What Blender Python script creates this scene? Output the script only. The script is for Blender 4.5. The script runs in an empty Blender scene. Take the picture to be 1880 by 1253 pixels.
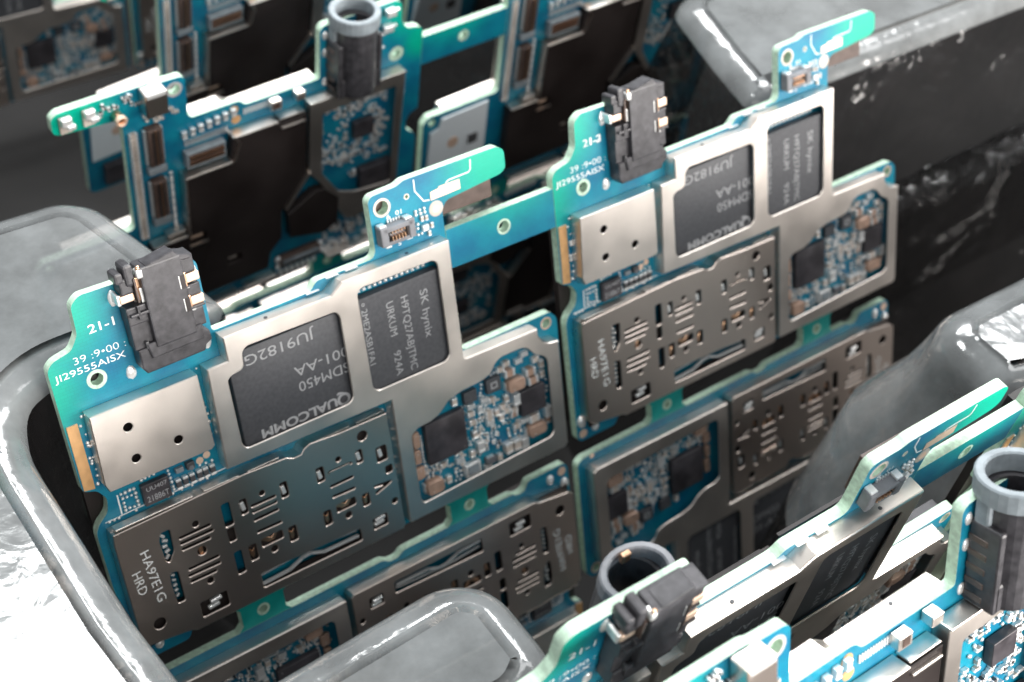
import bpy, bmesh, math, random
from mathutils import Matrix, Vector, Euler

# ------------------------------------------------------------------ set-up
# Board drawings below are in millimetres (u right, v up, n out of the board); 1 Blender unit = 10 mm.
# World axes: X = u, Y = into the tray row, Z = up.
S = 0.1
scn = bpy.context.scene
COL = scn.collection
random.seed(7)

cam_d = bpy.data.cameras.new('camera'); cam = bpy.data.objects.new('camera', cam_d); COL.objects.link(cam)
scn.camera = cam
cam_d.sensor_width = 36.0; cam_d.sensor_fit = 'HORIZONTAL'
cam_d.lens = 2622.1/1880*36.0
cam_d.clip_start = 0.05; cam_d.clip_end = 500
def w2b(p): return Vector((p[0], -p[2], p[1]))*S          # (u, z, n') -> Blender
_R = [[0.801619, 0.125677, 0.584476], [-0.35828, -0.681649, 0.637958], [0.478584, -0.720805, -0.501396]]
def _d(r): return Vector((r[0], -r[2], r[1]))
cx, cy, cz = _d(_R[0]), -_d(_R[1]), -_d(_R[2])
cm = Matrix((cx, cy, cz)).transposed().to_4x4(); cm.translation = w2b((-25.886, 85.038, 71.751))
cam.matrix_world = cm
cam_d.dof.use_dof = True; cam_d.dof.focus_distance = 10.6; cam_d.dof.aperture_fstop = 0.52

wd = bpy.data.worlds.new('World'); scn.world = wd; wd.use_nodes = True
wn = wd.node_tree; bg = wn.nodes['Background']
bg.inputs[0].default_value = (0.96, 0.985, 1.0, 1); bg.inputs[1].default_value = 0.34

def area(name, loc, target, sx, sy, rad, col=(1, 1, 1)):
    l = bpy.data.lights.new(name, 'AREA'); l.shape = 'RECTANGLE'; l.size = sx; l.size_y = sy
    l.energy = rad*math.pi*sx*sy; l.color = col
    o = bpy.data.objects.new(name, l); COL.objects.link(o); o.location = loc
    o.rotation_euler = (Vector(target)-Vector(loc)).to_track_quat('-Z', 'Y').to_euler()
    return o
area('ceiling_panel_back', (1.2, 11.6, 26.0), (-1, -2.5, 0), 8.5, 8.0, 28.0, (0.97, 1.0, 1.0))
for _y in (12.5, 16.5, 21.0): area('glint_strip', (25.0, _y, 25.0), (6, 0, 0), 30, 1.7, 24.0, (0.98, 1.0, 1.0))  # strip lamps added for sharp glints on plastic and metal edges
area('front_key_light', (-4.0, -26.0, 24.0), (4, 0, 0), 30, 12, 2.6, (1.0, 0.97, 0.94))  # added key lamp that brightens the face of the main panel
area('ceiling_panel_side', (26.0, -4.0, 24.0), (4, 0, 0), 6, 16, 4.0, (1, 1, 1))
area('low_front_fill', (18.0, -34.0, 9.5), (3, 0, 0), 40, 11, 20.0, (1.0, 0.95, 0.90))  # added low fill lamp that brightens the leaning shields, no real window

vs = scn.view_settings
vs.view_transform = 'Standard'; vs.look = 'None'; vs.gamma = 1.0; vs.exposure = 0.50
vs.use_curve_mapping = False
scn.render.engine = 'CYCLES'
scn.render.resolution_x = 1024; scn.render.resolution_y = 682
scn.cycles.max_bounces = 8; scn.cycles.transparent_max_bounces = 10

# ------------------------------------------------------------------ materials
def mat(name, col, rough=0.5, metal=0.0, spec=0.5, coat=0.0, noise=0.0, nscale=8.0, bump=0.0, bscale=40.0, col2=None, nlo=.35, nhi=.65):
    m = bpy.data.materials.new(name); m.use_nodes = True
    nt = m.node_tree; b = nt.nodes['Principled BSDF']
    b.inputs['Base Color'].default_value = (*col, 1); b.inputs['Roughness'].default_value = rough
    b.inputs['Metallic'].default_value = metal; b.inputs['Specular IOR Level'].default_value = spec
    b.inputs['Coat Weight'].default_value = coat
    if noise or bump:
        tc = nt.nodes.new('ShaderNodeTexCoord')
    if noise:
        n = nt.nodes.new('ShaderNodeTexNoise'); n.inputs['Scale'].default_value = nscale; n.inputs['Detail'].default_value = 5
        nt.links.new(tc.outputs['Object'], n.inputs['Vector'])
        r = nt.nodes.new('ShaderNodeValToRGB'); r.color_ramp.elements[0].position = nlo; r.color_ramp.elements[1].position = nhi
        c2 = col2 or tuple(min(1, c*(1+noise)+noise*.03) for c in col)
        c1 = col if col2 else tuple(c*(1-noise) for c in col)
        r.color_ramp.elements[0].color = (*c1, 1); r.color_ramp.elements[1].color = (*c2, 1)
        nt.links.new(n.outputs['Fac'], r.inputs[0]); nt.links.new(r.outputs[0], b.inputs['Base Color'])
        mr = nt.nodes.new('ShaderNodeMapRange'); mr.inputs[3].default_value = max(.02, rough-.08); mr.inputs[4].default_value = min(1, rough+.1)
        nt.links.new(n.outputs['Fac'], mr.inputs[0]); nt.links.new(mr.outputs[0], b.inputs['Roughness'])
    if bump:
        n2 = nt.nodes.new('ShaderNodeTexNoise'); n2.inputs['Scale'].default_value = bscale; n2.inputs['Detail'].default_value = 3
        nt.links.new(tc.outputs['Object'], n2.inputs['Vector'])
        bp = nt.nodes.new('ShaderNodeBump'); bp.inputs['Strength'].default_value = bump; bp.inputs['Distance'].default_value = 0.01
        nt.links.new(n2.outputs['Fac'], bp.inputs['Height']); nt.links.new(bp.outputs[0], b.inputs['Normal'])
    return m

def solder_mask(name, greens):
    """blue solder mask over copper, greener where the board has no copper under it"""
    m = bpy.data.materials.new(name); m.use_nodes = True
    nt = m.node_tree; b = nt.nodes['Principled BSDF']; L = nt.links
    tc = nt.nodes.new('ShaderNodeTexCoord')
    acc = None
    for (u, v, r) in greens:
        vd = nt.nodes.new('ShaderNodeVectorMath'); vd.operation = 'DISTANCE'
        vd.inputs[1].default_value = (u*S, v*S, 0); L.new(tc.outputs['Object'], vd.inputs[0])
        mr = nt.nodes.new('ShaderNodeMapRange'); mr.interpolation_type = 'SMOOTHSTEP'
        mr.inputs[1].default_value = r*S*1.25; mr.inputs[2].default_value = r*S*.35
        L.new(vd.outputs['Value'], mr.inputs[0])
        if acc is None: acc = mr.outputs[0]
        else:
            mx = nt.nodes.new('ShaderNodeMath'); mx.operation = 'MAXIMUM'
            L.new(acc, mx.inputs[0]); L.new(mr.outputs[0], mx.inputs[1]); acc = mx.outputs[0]
    n = nt.nodes.new('ShaderNodeTexNoise'); n.inputs['Scale'].default_value = 3.5; n.inputs['Detail'].default_value = 6
    L.new(tc.outputs['Object'], n.inputs['Vector'])
    r = nt.nodes.new('ShaderNodeValToRGB'); r.color_ramp.elements[0].position = .35; r.color_ramp.elements[1].position = .7
    r.color_ramp.elements[0].color = (0.004, 0.145, 0.265, 1); r.color_ramp.elements[1].color = (0.005, 0.25, 0.35, 1)
    L.new(n.outputs['Fac'], r.inputs[0])
    mixc = nt.nodes.new('ShaderNodeMix'); mixc.data_type = 'RGBA'
    L.new(acc, mixc.inputs[0]); L.new(r.outputs[0], mixc.inputs[6]); mixc.inputs[7].default_value = (0.0, 0.40, 0.27, 1)
    # faint copper tracks under the mask
    br = nt.nodes.new('ShaderNodeTexBrick'); br.inputs['Scale'].default_value = 9.0; br.inputs['Mortar Size'].default_value = 0.012
    br.inputs['Color1'].default_value = (1, 1, 1, 1); br.inputs['Color2'].default_value = (.94, .94, .94, 1); br.inputs['Mortar'].default_value = (.80, .80, .80, 1)
    L.new(tc.outputs['Object'], br.inputs['Vector'])
    mul = nt.nodes.new('ShaderNodeMix'); mul.data_type = 'RGBA'; mul.blend_type = 'MULTIPLY'; mul.inputs[0].default_value = 0.9
    L.new(mixc.outputs[2], mul.inputs[6]); L.new(br.outputs['Color'], mul.inputs[7])
    L.new(mul.outputs[2], b.inputs['Base Color'])
    b.inputs['Roughness'].default_value = 0.32; b.inputs['Specular IOR Level'].default_value = .5
    bp = nt.nodes.new('ShaderNodeBump'); bp.inputs['Strength'].default_value = .12; bp.inputs['Distance'].default_value = .006
    L.new(br.outputs['Fac'], bp.inputs['Height']); L.new(bp.outputs[0], b.inputs['Normal'])
    return m

M = {}
M['mask'] = solder_mask('solder_mask', [(-3.5, 6.5, 6.0), (-6, 0.5, 5.5), (40, 6.5, 7.5), (43.5, 4, 3)])
M['mask_back'] = solder_mask('solder_mask_back', [(-40, 6.5, 8.0), (3, 6, 5.5), (3.5, 1, 3)])
M['mask_tab'] = mat('bare_laminate', (0.0, 0.31, 0.28), .35, noise=.1, nscale=6)
M['edge'] = mat('laminate_edge', (0.50, 0.67, 0.53), .6, noise=.16, nscale=22, bump=.3, bscale=50)
M['shield'] = mat('nickel_silver', (0.86, 0.79, 0.73), .36, metal=1.0, noise=.05, nscale=2.5, bump=.05, bscale=60)
M['shield_dark'] = mat('dark_reflection_nickel', (0.78, 0.67, 0.60), .29, metal=1.0, noise=.02, nscale=1, bump=.03, bscale=60)  # darker, browner base puts the dark surroundings it mirrors into the colour
M['chip'] = mat('black_epoxy', (0.066, 0.068, 0.076), .50, noise=.12, nscale=30, bump=.08, bscale=160)
M['chip2'] = mat('silicon_chip', (0.045, 0.040, 0.046), .38, noise=.3, nscale=6)
M['print'] = mat('laser_marking', (0.37, 0.375, 0.385), .6)
M['silk'] = mat('white_silkscreen', (0.85, 0.87, 0.86), .5)
M['gold'] = mat('gold_plated_pad', (0.86, 0.62, 0.47), .42, metal=.35, noise=.06, nscale=12)
M['pad_orange'] = mat('bare_copper_pad', (0.62, 0.36, 0.16), .45, metal=.35, noise=.1, nscale=12)
M['tin'] = mat('solder_tin', (0.88, 0.88, 0.87), .28, metal=.55, bump=.15, bscale=30)
M['cap'] = mat('ceramic_capacitor', (0.56, 0.49, 0.43), .4, noise=.2, nscale=5)
M['res'] = mat('dark_resistor', (0.07, 0.07, 0.075), .4)
M['induct'] = mat('copper_inductor', (0.47, 0.31, 0.235), .42, metal=.25, noise=.12, nscale=10)
M['plastic'] = mat('black_connector_plastic', (0.046, 0.044, 0.050), .40, noise=.4, nscale=14, bump=.07, bscale=90, nlo=.3, nhi=.8)
M['plastic_grey'] = mat('grey_connector_plastic', (0.16, 0.165, 0.18), .45, noise=.15, nscale=8)
M['ringgrey'] = mat('frosted_plastic', (0.24, 0.275, 0.30), .5, noise=.15, nscale=9)
M['copper'] = mat('copper_spring', (0.90, 0.56, 0.36), .28, metal=1.0)
M['can'] = mat('black_film', (0.022, 0.016, 0.015), .40, spec=.35, noise=.25, nscale=1.2)
M['brown'] = mat('brown_connector', (0.085, 0.055, 0.045), .4, noise=.2, nscale=9)
M['white'] = mat('white_label', (0.72, 0.77, 0.80), .5)
M['deep'] = mat('dark_table', (0.004, 0.003, 0.0028), .8, noise=.3, nscale=.5)
def clear_plastic(name, lo, hi, ca, cb, wave):
    m = bpy.data.materials.new(name); m.use_nodes = True
    nt = m.node_tree; L = nt.links; b = nt.nodes['Principled BSDF']; out = nt.nodes['Material Output']
    tc = nt.nodes.new('ShaderNodeTexCoord')
    n = nt.nodes.new('ShaderNodeTexNoise'); n.inputs['Scale'].default_value = 1.6; n.inputs['Detail'].default_value = 8; n.inputs['Roughness'].default_value = .62
    L.new(tc.outputs['Object'], n.inputs['Vector'])
    r = nt.nodes.new('ShaderNodeValToRGB'); r.color_ramp.elements[0].position = .35; r.color_ramp.elements[1].position = .68
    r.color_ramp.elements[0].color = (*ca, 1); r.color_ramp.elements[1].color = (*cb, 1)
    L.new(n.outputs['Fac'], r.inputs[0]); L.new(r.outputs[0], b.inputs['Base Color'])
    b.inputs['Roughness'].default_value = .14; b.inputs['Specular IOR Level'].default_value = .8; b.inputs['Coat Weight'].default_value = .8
    b.inputs['Coat Roughness'].default_value = .05
    # low waves, fine crumple, scratches
    n1 = nt.nodes.new('ShaderNodeTexNoise'); n1.inputs['Scale'].default_value = .75; n1.inputs['Detail'].default_value = 4; n1.inputs['Distortion'].default_value = .5
    n2 = nt.nodes.new('ShaderNodeTexVoronoi'); n2.inputs['Scale'].default_value = 5
    mp = nt.nodes.new('ShaderNodeMapping'); mp.inputs['Scale'].default_value = (9, 3, 4); mp.inputs['Rotation'].default_value = (0, 0, .5)
    n4 = nt.nodes.new('ShaderNodeTexNoise'); n4.inputs['Scale'].default_value = 3.2; n4.inputs['Detail'].default_value = 3; n4.inputs['Distortion'].default_value = 2.5; L.new(tc.outputs['Object'], n4.inputs['Vector'])
    b4 = nt.nodes.new('ShaderNodeBump'); b4.inputs['Strength'].default_value = .05; b4.inputs['Distance'].default_value = .05; L.new(n4.outputs['Fac'], b4.inputs['Height'])
    n3 = nt.nodes.new('ShaderNodeTexNoise'); n3.inputs['Scale'].default_value = 1.2; n3.inputs['Detail'].default_value = 4
    L.new(tc.outputs['Object'], n1.inputs['Vector']); L.new(tc.outputs['Object'], n2.inputs['Vector']); L.new(tc.outputs['Object'], mp.inputs[0]); L.new(mp.outputs[0], n3.inputs['Vector'])
    b1 = nt.nodes.new('ShaderNodeBump'); b1.inputs['Strength'].default_value = wave; b1.inputs['Distance'].default_value = .25
    b2 = nt.nodes.new('ShaderNodeBump'); b2.inputs['Strength'].default_value = .06; b2.inputs['Distance'].default_value = .05
    b3 = nt.nodes.new('ShaderNodeBump'); b3.inputs['Strength'].default_value = .04; b3.inputs['Distance'].default_value = .03
    L.new(n1.outputs['Fac'], b1.inputs['Height']); L.new(n2.outputs['Distance'], b2.inputs['Height']); L.new(n3.outputs['Fac'], b3.inputs['Height'])
    L.new(b1.outputs[0], b2.inputs['Normal']); L.new(b2.outputs[0], b4.inputs['Normal']); L.new(b4.outputs[0], b3.inputs['Normal']); L.new(b3.outputs[0], b.inputs['Normal']); L.new(b3.outputs[0], b.inputs['Coat Normal'])
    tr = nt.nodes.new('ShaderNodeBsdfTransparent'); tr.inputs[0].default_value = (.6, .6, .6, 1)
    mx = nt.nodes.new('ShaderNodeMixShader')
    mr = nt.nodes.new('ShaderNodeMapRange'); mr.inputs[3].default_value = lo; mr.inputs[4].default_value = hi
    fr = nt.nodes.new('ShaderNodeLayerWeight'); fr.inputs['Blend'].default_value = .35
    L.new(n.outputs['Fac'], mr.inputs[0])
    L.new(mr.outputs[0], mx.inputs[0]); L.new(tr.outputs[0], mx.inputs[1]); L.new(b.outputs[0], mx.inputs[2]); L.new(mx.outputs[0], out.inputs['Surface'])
    return m
M['tray'] = clear_plastic('clear_tray_plastic', .50, .72, (0.19, 0.198, 0.20), (0.30, 0.315, 0.32), .12)
M['tray_wall'] = clear_plastic('stretched_shaded_plastic', .10, .34, (0.005, 0.004, 0.004), (0.022, 0.018, 0.018), 2.2)  # thinner stretched plastic; near-black base also puts slot shade into the colour

# ------------------------------------------------------------------ mesh helpers
def rounded(pts, r, seg=3):
    out = []; n = len(pts)
    for i in range(n):
        p0, p1, p2 = Vector(pts[i-1]), Vector(pts[i]), Vector(pts[(i+1) % n])
        a, b = (p0-p1), (p2-p1); la, lb = a.length, b.length
        rr = min(r, la*.45, lb*.45)
        if rr < 1e-3 or abs(a.normalized().dot(b.normalized())) > .985: out.append(tuple(p1)); continue
        s, e = p1+a/la*rr, p1+b/lb*rr
        for k in range(seg+1):
            t = k/seg; q = s*(1-t)**2+p1*2*t*(1-t)+e*t*t; out.append(tuple(q))
    return out
def circ(u, v, r, n=20): return [(u+r*math.cos(2*math.pi*k/n), v+r*math.sin(2*math.pi*k/n)) for k in range(n)]
def slot(p, q, w):
    p, q = Vector(p), Vector(q); d = (q-p).normalized(); s = Vector((-d.y, d.x)); o = []
    for c, sg in ((q, 1), (p, -1)):
        for k in range(7):
            a = math.pi/2-math.pi*k/6
            o.append(tuple(c+(d*math.cos(a)+s*math.sin(a))*w/2*sg))
    return o
def rect(u0, v0, u1, v1): return [(u0, v0), (u1, v0), (u1, v1), (u0, v1)]

class MB:
    def __init__(s): s.bm = bmesh.new(); s.mats = []
    def mi(s, m):
        m = M[m]
        if m not in s.mats: s.mats.append(m)
        return s.mats.index(m)
    def _add(s, me, m, mtx=None, side=None):
        i = s.mi(m); j = s.mi(side) if side else i
        if mtx: me.transform(mtx)
        n0 = len(s.bm.faces); s.bm.from_mesh(me); s.bm.faces.ensure_lookup_table()
        for f in s.bm.faces[n0:]:
            f.material_index = i if (side is None or abs(f.normal.z) > .8) else j
            f.smooth = False
        bpy.data.meshes.remove(me)
    def prism(s, out, holes, n0, n1, m, side=None, bev=0.0, mtx=None):
        c = bpy.data.curves.new('t', 'CURVE'); c.dimensions = '2D'; c.fill_mode = 'BOTH'
        h = (n1-n0)/2; c.extrude = h-bev; c.bevel_depth = bev; c.bevel_resolution = 0; c.offset = -bev
        for poly in [out]+list(holes):
            sp = c.splines.new('POLY'); sp.points.add(len(poly)-1); sp.use_cyclic_u = True
            for k, p in enumerate(poly): sp.points[k].co = (p[0], p[1], 0, 1)
        o = bpy.data.objects.new('t', c); me = bpy.data.meshes.new_from_object(o)
        me.transform(Matrix.Translation((0, 0, (n0+n1)/2)))
        bpy.data.objects.remove(o); bpy.data.curves.remove(c)
        s._add(me, m, mtx, side)
    def box(s, u0, u1, v0, v1, n0, n1, m, bev=0.0, mtx=None, rot=0.0):
        bm = bmesh.new(); bmesh.ops.create_cube(bm, size=1)
        bmesh.ops.scale(bm, vec=(abs(u1-u0), abs(v1-v0), abs(n1-n0)), verts=bm.verts)
        if bev: bmesh.ops.bevel(bm, geom=bm.edges[:], offset=bev, segments=2, affect='EDGES', profile=.5)
        if rot: bmesh.ops.rotate(bm, cent=(0, 0, 0), matrix=Matrix.Rotation(rot, 3, 'Z'), verts=bm.verts)
        bmesh.ops.translate(bm, vec=((u0+u1)/2, (v0+v1)/2, (n0+n1)/2), verts=bm.verts)
        me = bpy.data.meshes.new('t'); bm.to_mesh(me); bm.free(); s._add(me, m, mtx)
    def cyl(s, p, q, r, m, n=20, r2=None):
        bm = bmesh.new(); p, q = Vector(p), Vector(q); d = q-p
        bmesh.ops.create_cone(bm, cap_ends=True, segments=n, radius1=r, radius2=r if r2 is None else r2, depth=d.length)
        me = bpy.data.meshes.new('t'); bm.to_mesh(me); bm.free()
        s._add(me, m, Matrix.Translation((p+q)/2) @ d.to_track_quat('Z', 'Y').to_matrix().to_4x4())
    def tube(s, p, q, r, ri, m, n=28, ell=1.0):
        p, q = Vector(p), Vector(q); d = q-p
        s.prism(circ(0, 0, r, n), [circ(0, 0, ri, n)], 0, d.length, m, mtx=Matrix.Translation(p) @ d.to_track_quat('Z', 'X').to_matrix().to_4x4() @ Matrix.Diagonal((ell, 1, 1, 1)), bev=.12)
    def ball(s, u, v, n, r, m, sq=.7):
        bm = bmesh.new(); bmesh.ops.create_icosphere(bm, subdivisions=1, radius=r)
        bmesh.ops.scale(bm, vec=(1, 1, sq), verts=bm.verts); bmesh.ops.translate(bm, vec=(u, v, n), verts=bm.verts)
        me = bpy.data.meshes.new('t'); bm.to_mesh(me); bm.free(); s._add(me, m)
        s.bm.faces.ensure_lookup_table()
        for f in s.bm.faces[-80:]: f.smooth = True
    def blob(s, u, v, r, m='tin', h=.5, asp=1.0, rot=0):
        bm = bmesh.new(); bmesh.ops.create_uvsphere(bm, u_segments=14, v_segments=8, radius=r)
        for x in bm.verts: x.co += Vector((random.uniform(-.08, .08), random.uniform(-.08, .08), 0))*r
        bmesh.ops.scale(bm, vec=(1, asp, h), verts=bm.verts); bmesh.ops.rotate(bm, cent=(0, 0, 0), matrix=Matrix.Rotation(rot, 3, 'Z'), verts=bm.verts)
        bmesh.ops.translate(bm, vec=(u, v, 0), verts=bm.verts)
        for f in bm.faces: f.smooth = True
        me = bpy.data.meshes.new('t'); bm.to_mesh(me); bm.free(); s._add(me, m)
        s.bm.faces.ensure_lookup_table()
        for f in s.bm.faces[-14*8:]: f.smooth = True
    def text(s, txt, p0, p1, h, n, m='print', off=0.0, fit=True, thick=.01):
        """text whose baseline runs p0 -> p1, capital height h, on the plane n"""
        c = bpy.data.curves.new('t', 'FONT'); c.body = txt; c.size = 1; c.extrude = 0; c.offset = off; c.resolution_u = 3
        o = bpy.data.objects.new('t', c); me = bpy.data.meshes.new_from_object(o); bpy.data.objects.remove(o); bpy.data.curves.remove(c)
        xs = [v.co.x for v in me.vertices]; x0, x1 = min(xs), max(xs)
        p0, p1 = Vector(p0), Vector(p1); d = (p1-p0); L = d.length; d.normalize()
        sx = L/(x1-x0) if fit else h/.70; sy = h/.70
        mtx = Matrix(((d.x*sx, -d.y*sy, 0, p0.x-d.x*sx*x0), (d.y*sx, d.x*sy, 0, p0.y-d.y*sx*x0), (0, 0, 1, n), (0, 0, 0, 1)))
        s._add(me, m, mtx)
    def line(s, pts, w, n, m, t=.02):
        for a, b in zip(pts, pts[1:]):
            a, b = Vector(a), Vector(b); d = b-a; c = (a+b)/2; L = d.length
            s.box(c.x-L/2-w*.35, c.x+L/2+w*.35, c.y-w/2, c.y+w/2, n, n+t, m, mtx=Matrix.Translation((c.x, c.y, 0)) @ Matrix.Rotation(math.atan2(d.y, d.x), 4, 'Z') @ Matrix.Translation((-c.x, -c.y, 0)))
    def wall(s, pts, n0, n1, m, t=.16, closed=True, skip=()):
        """upright strips following an outline, on its inner (left-hand, counter-clockwise) side"""
        n = len(pts)
        for i in range(n if closed else n-1):
            if i in skip: continue
            a, b = Vector(pts[i]), Vector(pts[(i+1) % n]); d = b-a; L = d.length
            if L < .02: continue
            s.box(0.0, L, .003, t, n0, n1, m, mtx=Matrix.Translation((a.x, a.y, 0)) @ Matrix.Rotation(math.atan2(d.y, d.x), 4, 'Z'))
    def build(s, name, parent=None, label=None, kind=None, loc=None):
        me = bpy.data.meshes.new(name); s.bm.transform(Matrix.Scale(S, 4)); s.bm.to_mesh(me); s.bm.free()
        for m in s.mats: me.materials.append(m)
        o = bpy.data.objects.new(name, me); COL.objects.link(o)
        if parent: o.parent = parent
        if label: o['label'] = label
        if kind: o['kind'] = kind
        return o

def copy_tree(o, parent=None):
    c = o.copy(); COL.objects.link(c); c.parent = parent
    for ch in list(o.children): copy_tree(ch, c)
    return c

def cap_chip(mb, u, v, l, w, h, vert, body='cap', end='tin'):
    """two-ended chip component; vert: long axis along v"""
    e = l*.24
    j = random.uniform(-.05, .05)
    mt = Matrix.Translation((u, v, 0)) @ Matrix.Rotation((math.pi/2 if vert else 0)+j, 4, 'Z')
    mb.box(-l/2+e, l/2-e, -w/2+.02, w/2-.02, .02, h-.03, body, mtx=mt)
    mb.box(-l/2, -l/2+e, -w/2, w/2, .02, h, end, bev=.05, mtx=mt)
    mb.box(l/2-e, l/2, -w/2, w/2, .02, h, end, bev=.05, mtx=mt)

# ------------------------------------------------------------------ the circuit board (front side), mm
OUT = [(0.3, 7.1), (-.46, 6.5), (-.55, 4.1), (-1.3, 3.0), (-2.9, 2.65), (-3.45, 2.1), (-3.45, -8.95), (-2.35, -9.35), (-1.75, -10.4), (-2.0, -11.6), (-3.05, -12.5), (-3.35, -13.2),
       (-3.2, -26.5), (-2.8, -27.0), (1.7, -27.0), (2.2, -26.1), (3.2, -26.0), (3.8, -26.4), (16.6, -26.4), (17.2, -25.9), (18.2, -25.9), (18.8, -26.4), (42.8, -26.4), (43.5, -25.9),
       (43.6, -12.0), (42.9, -11.15), (33.0, -11.15), (32.6, -10.8), (32.57, 3.0), (33.1, 3.76), (39.0, 4.3), (39.6, 4.7), (39.6, 6.4), (38.9, 6.9), (29.1, 6.9), (28.5, 6.6), (25.9, 6.5), (25.5, 6.1), (25.5, 1.5), (25.1, 1.0), (19.6, 1.0), (18.9, .25), (9.85, .22), (9.85, 6.4), (9.4, 6.87)]
OUT = OUT[::1]
HOLES = [circ(0, 0, .52), circ(26.75, 5.2, .62), circ(29.25, 5.38, .16, 10), circ(42.3, -12.15, .5)]
RAIL = [(32.64, 1.02), (44.5, 1.0), (44.5, -2.82), (32.64, -2.75)]
T = .9

def substrate(mb, mirror=False, mask='mask'):
    mx = Matrix.Scale(-1, 4, (1, 0, 0)) if mirror else None
    o = [(-x, y) for x, y in OUT] if mirror else OUT
    hs = [[(-x, y) for x, y in h] for h in HOLES] if mirror else HOLES
    mb.prism(rounded(o, .35), hs, -T, 0, mask, side='edge')
def ring(mb, u, v, r0, r1, m, n=.02): mb.prism(circ(u, v, r1), [circ(u, v, r0)], n-.012, n, m)

S1 = [(10.05, .05), (10.05, -2.1), (8.2, -2.15), (7.95, -11.6), (24.0, -12.0), (23.9, -25.2), (24.05, -25.35), (42.2, -25.5), (42.55, -25.15), (42.55, -13.55), (41.4, -13.35), (40.8, -13.0), (40.3, -12.15), (40.25, -11.38), (32.25, -11.15), (31.95, -11.0), (31.98, .8), (21.2, .8), (20.0, -.06)]
W1 = [(11.9, -1.44), (20.15, -1.62), (20.45, -2.2), (20.4, -10.1), (19.95, -10.5), (10.09, -10.45), (9.72, -10.0), (9.72, -3.75), (10.1, -3.47), (11.0, -3.35), (11.3, -3.1), (11.4, -1.8)]
W2 = [(22.45, -.8), (22.85, -.42), (30.1, -.5), (30.5, -.95), (30.5, -10.1), (30.05, -10.55), (22.95, -10.5), (22.45, -10.05)]
W3 = [(25.45, -16.4), (26.2, -15.95), (27.6, -15.9), (28.7, -15.5), (29.75, -14.6), (31.2, -14.25), (33.6, -14.15), (34.7, -13.8), (35.15, -13.0), (35.9, -12.6), (38.3, -12.65), (38.9, -12.9), (39.7, -13.9), (40.8, -14.6), (41.05, -15.2), (41.05, -23.1), (40.6, -23.55), (25.75, -23.95), (25.4, -23.5)]
def shield1(mb, m='shield'):
    mb.prism(S1, [rounded(W1, .3), rounded(W2, .3), rounded(W3, .3)], 1.28, 1.47, m, bev=.085)
    mb.wall(S1, 0.02, 1.32, m, skip=(10, 11, 12))
    for (u, v) in ((14.2, .06), (28.0, .81), (36, -11.3)): mb.cyl((u, v-.1, .85), (u, v+.012, .85), .16, 'res', 10)
S2 = [(-1.75, -2.15), (-2.0, -8.3), (-1.75, -9.05), (7.1, -9.15), (7.4, -8.9), (7.32, -2.2)]
def shield2(mb, m='shield'):
    mb.prism(S2, [circ(.93, -4.2, .38), circ(4.58, -7.05, .38), circ(.93, -7.1, .38)], 1.30, 1.47, m, bev=.06)
    mb.wall(S2, .02, 1.32, m)
    mb.box(-1.4, 7.0, -8.8, -2.5, .3, .35, 'can')
S3 = [(-2.5, -12.95), (-2.62, -14.0), (-2.6, -24.1), (-2.0, -24.6), (1.6, -25.1), (2.2, -25.4), (23.1, -25.55), (23.35, -25.2), (23.3, -13.0), (18.4, -12.88), (15.6, -12.62), (15.0, -12.85), (14.6, -13.28), (13.9, -13.3), (13.2, -12.95), (9.3, -12.7)]
SL = []      # openings of the card reader cover
for p in ([(1.18, -14.63), (2.04, -14.64), (1.95, -16.78), (1.35, -17.7), (1.05, -17.4), (0.95, -15.36)], [(1.1, -18.68), (1.83, -18.86), (1.81, -21.93), (1.13, -21.88), (1.01, -19.87)],
          rect(6.65, -16.9, 7.45, -14.6), rect(6.7, -18.5, 7.35, -17.15), rect(6.8, -21.97, 7.55, -19.65), rect(8.28, -16.45, 8.92, -14.95), rect(12.1, -16.65, 12.78, -15.1),
          rect(9.42, -20.45, 11.5, -19.62), rect(8.18, -21.3, 8.93, -19.7), rect(12.05, -21.3, 12.82, -19.75), rect(15.62, -16.8, 16.35, -15.3), rect(19.62, -16.7, 20.26, -15.35),
          rect(16.88, -20.6, 18.85, -19.8), rect(15.55, -21.4, 16.28, -19.87), rect(19.52, -21.3, 20.24, -20.0), rect(21.62, -17.55, 22.68, -16.0), rect(22.28, -19.05, 22.96, -18.25),
          [(20.85, -19.65), (22.7, -19.9), (22.6, -20.1), (20.98, -20.65), (20.9, -20.4), (21.9, -20.05), (20.85, -19.85)], rect(20.15, -24.2, 21.65, -23.0), [(8.75, -22.9), (18.8, -23.35), (18.8, -24.62), (8.75, -24.5)], rect(2.9, -24.45, 5.45, -22.9)):
    SL.append(rounded(p, .18, 2))
for a, b in (((2.71, -15.88), (5.34, -15.9)), ((2.69, -16.45), (5.45, -16.5)), ((2.72, -17.05), (5.07, -17.1)), ((2.83, -19.18), (5.41, -19.2)), ((2.7, -19.8), (5.4, -19.88)), ((2.73, -20.45), (4.92, -20.5)),
             ((9.34, -17.45), (11.45, -17.45)), ((9.39, -18.73), (11.5, -18.8)), ((16.83, -18.8), (18.89, -18.9)), ((16.81, -17.7), (18.9, -17.7)), ((9.34, -16.0), (11.45, -16.05)), ((9.34, -16.62), (11.45, -16.65)), ((16.86, -16.25), (19.0, -16.28))):
    SL.append(slot(a, b, .26))
for c, r in (((4.22, -15.24), .3), ((4.21, -18.0), .42), ((4.29, -21.2), .3), ((10.46, -21.14), .34), ((10.43, -15.2), .26), ((17.9, -15.35), .26), ((17.92, -21.35), .34), ((22.67, -22.18), .3), ((20.56, -14.15), .5), ((-.78, -22.95), .55)):
    SL.append(circ(*c, r, 16))
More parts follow.
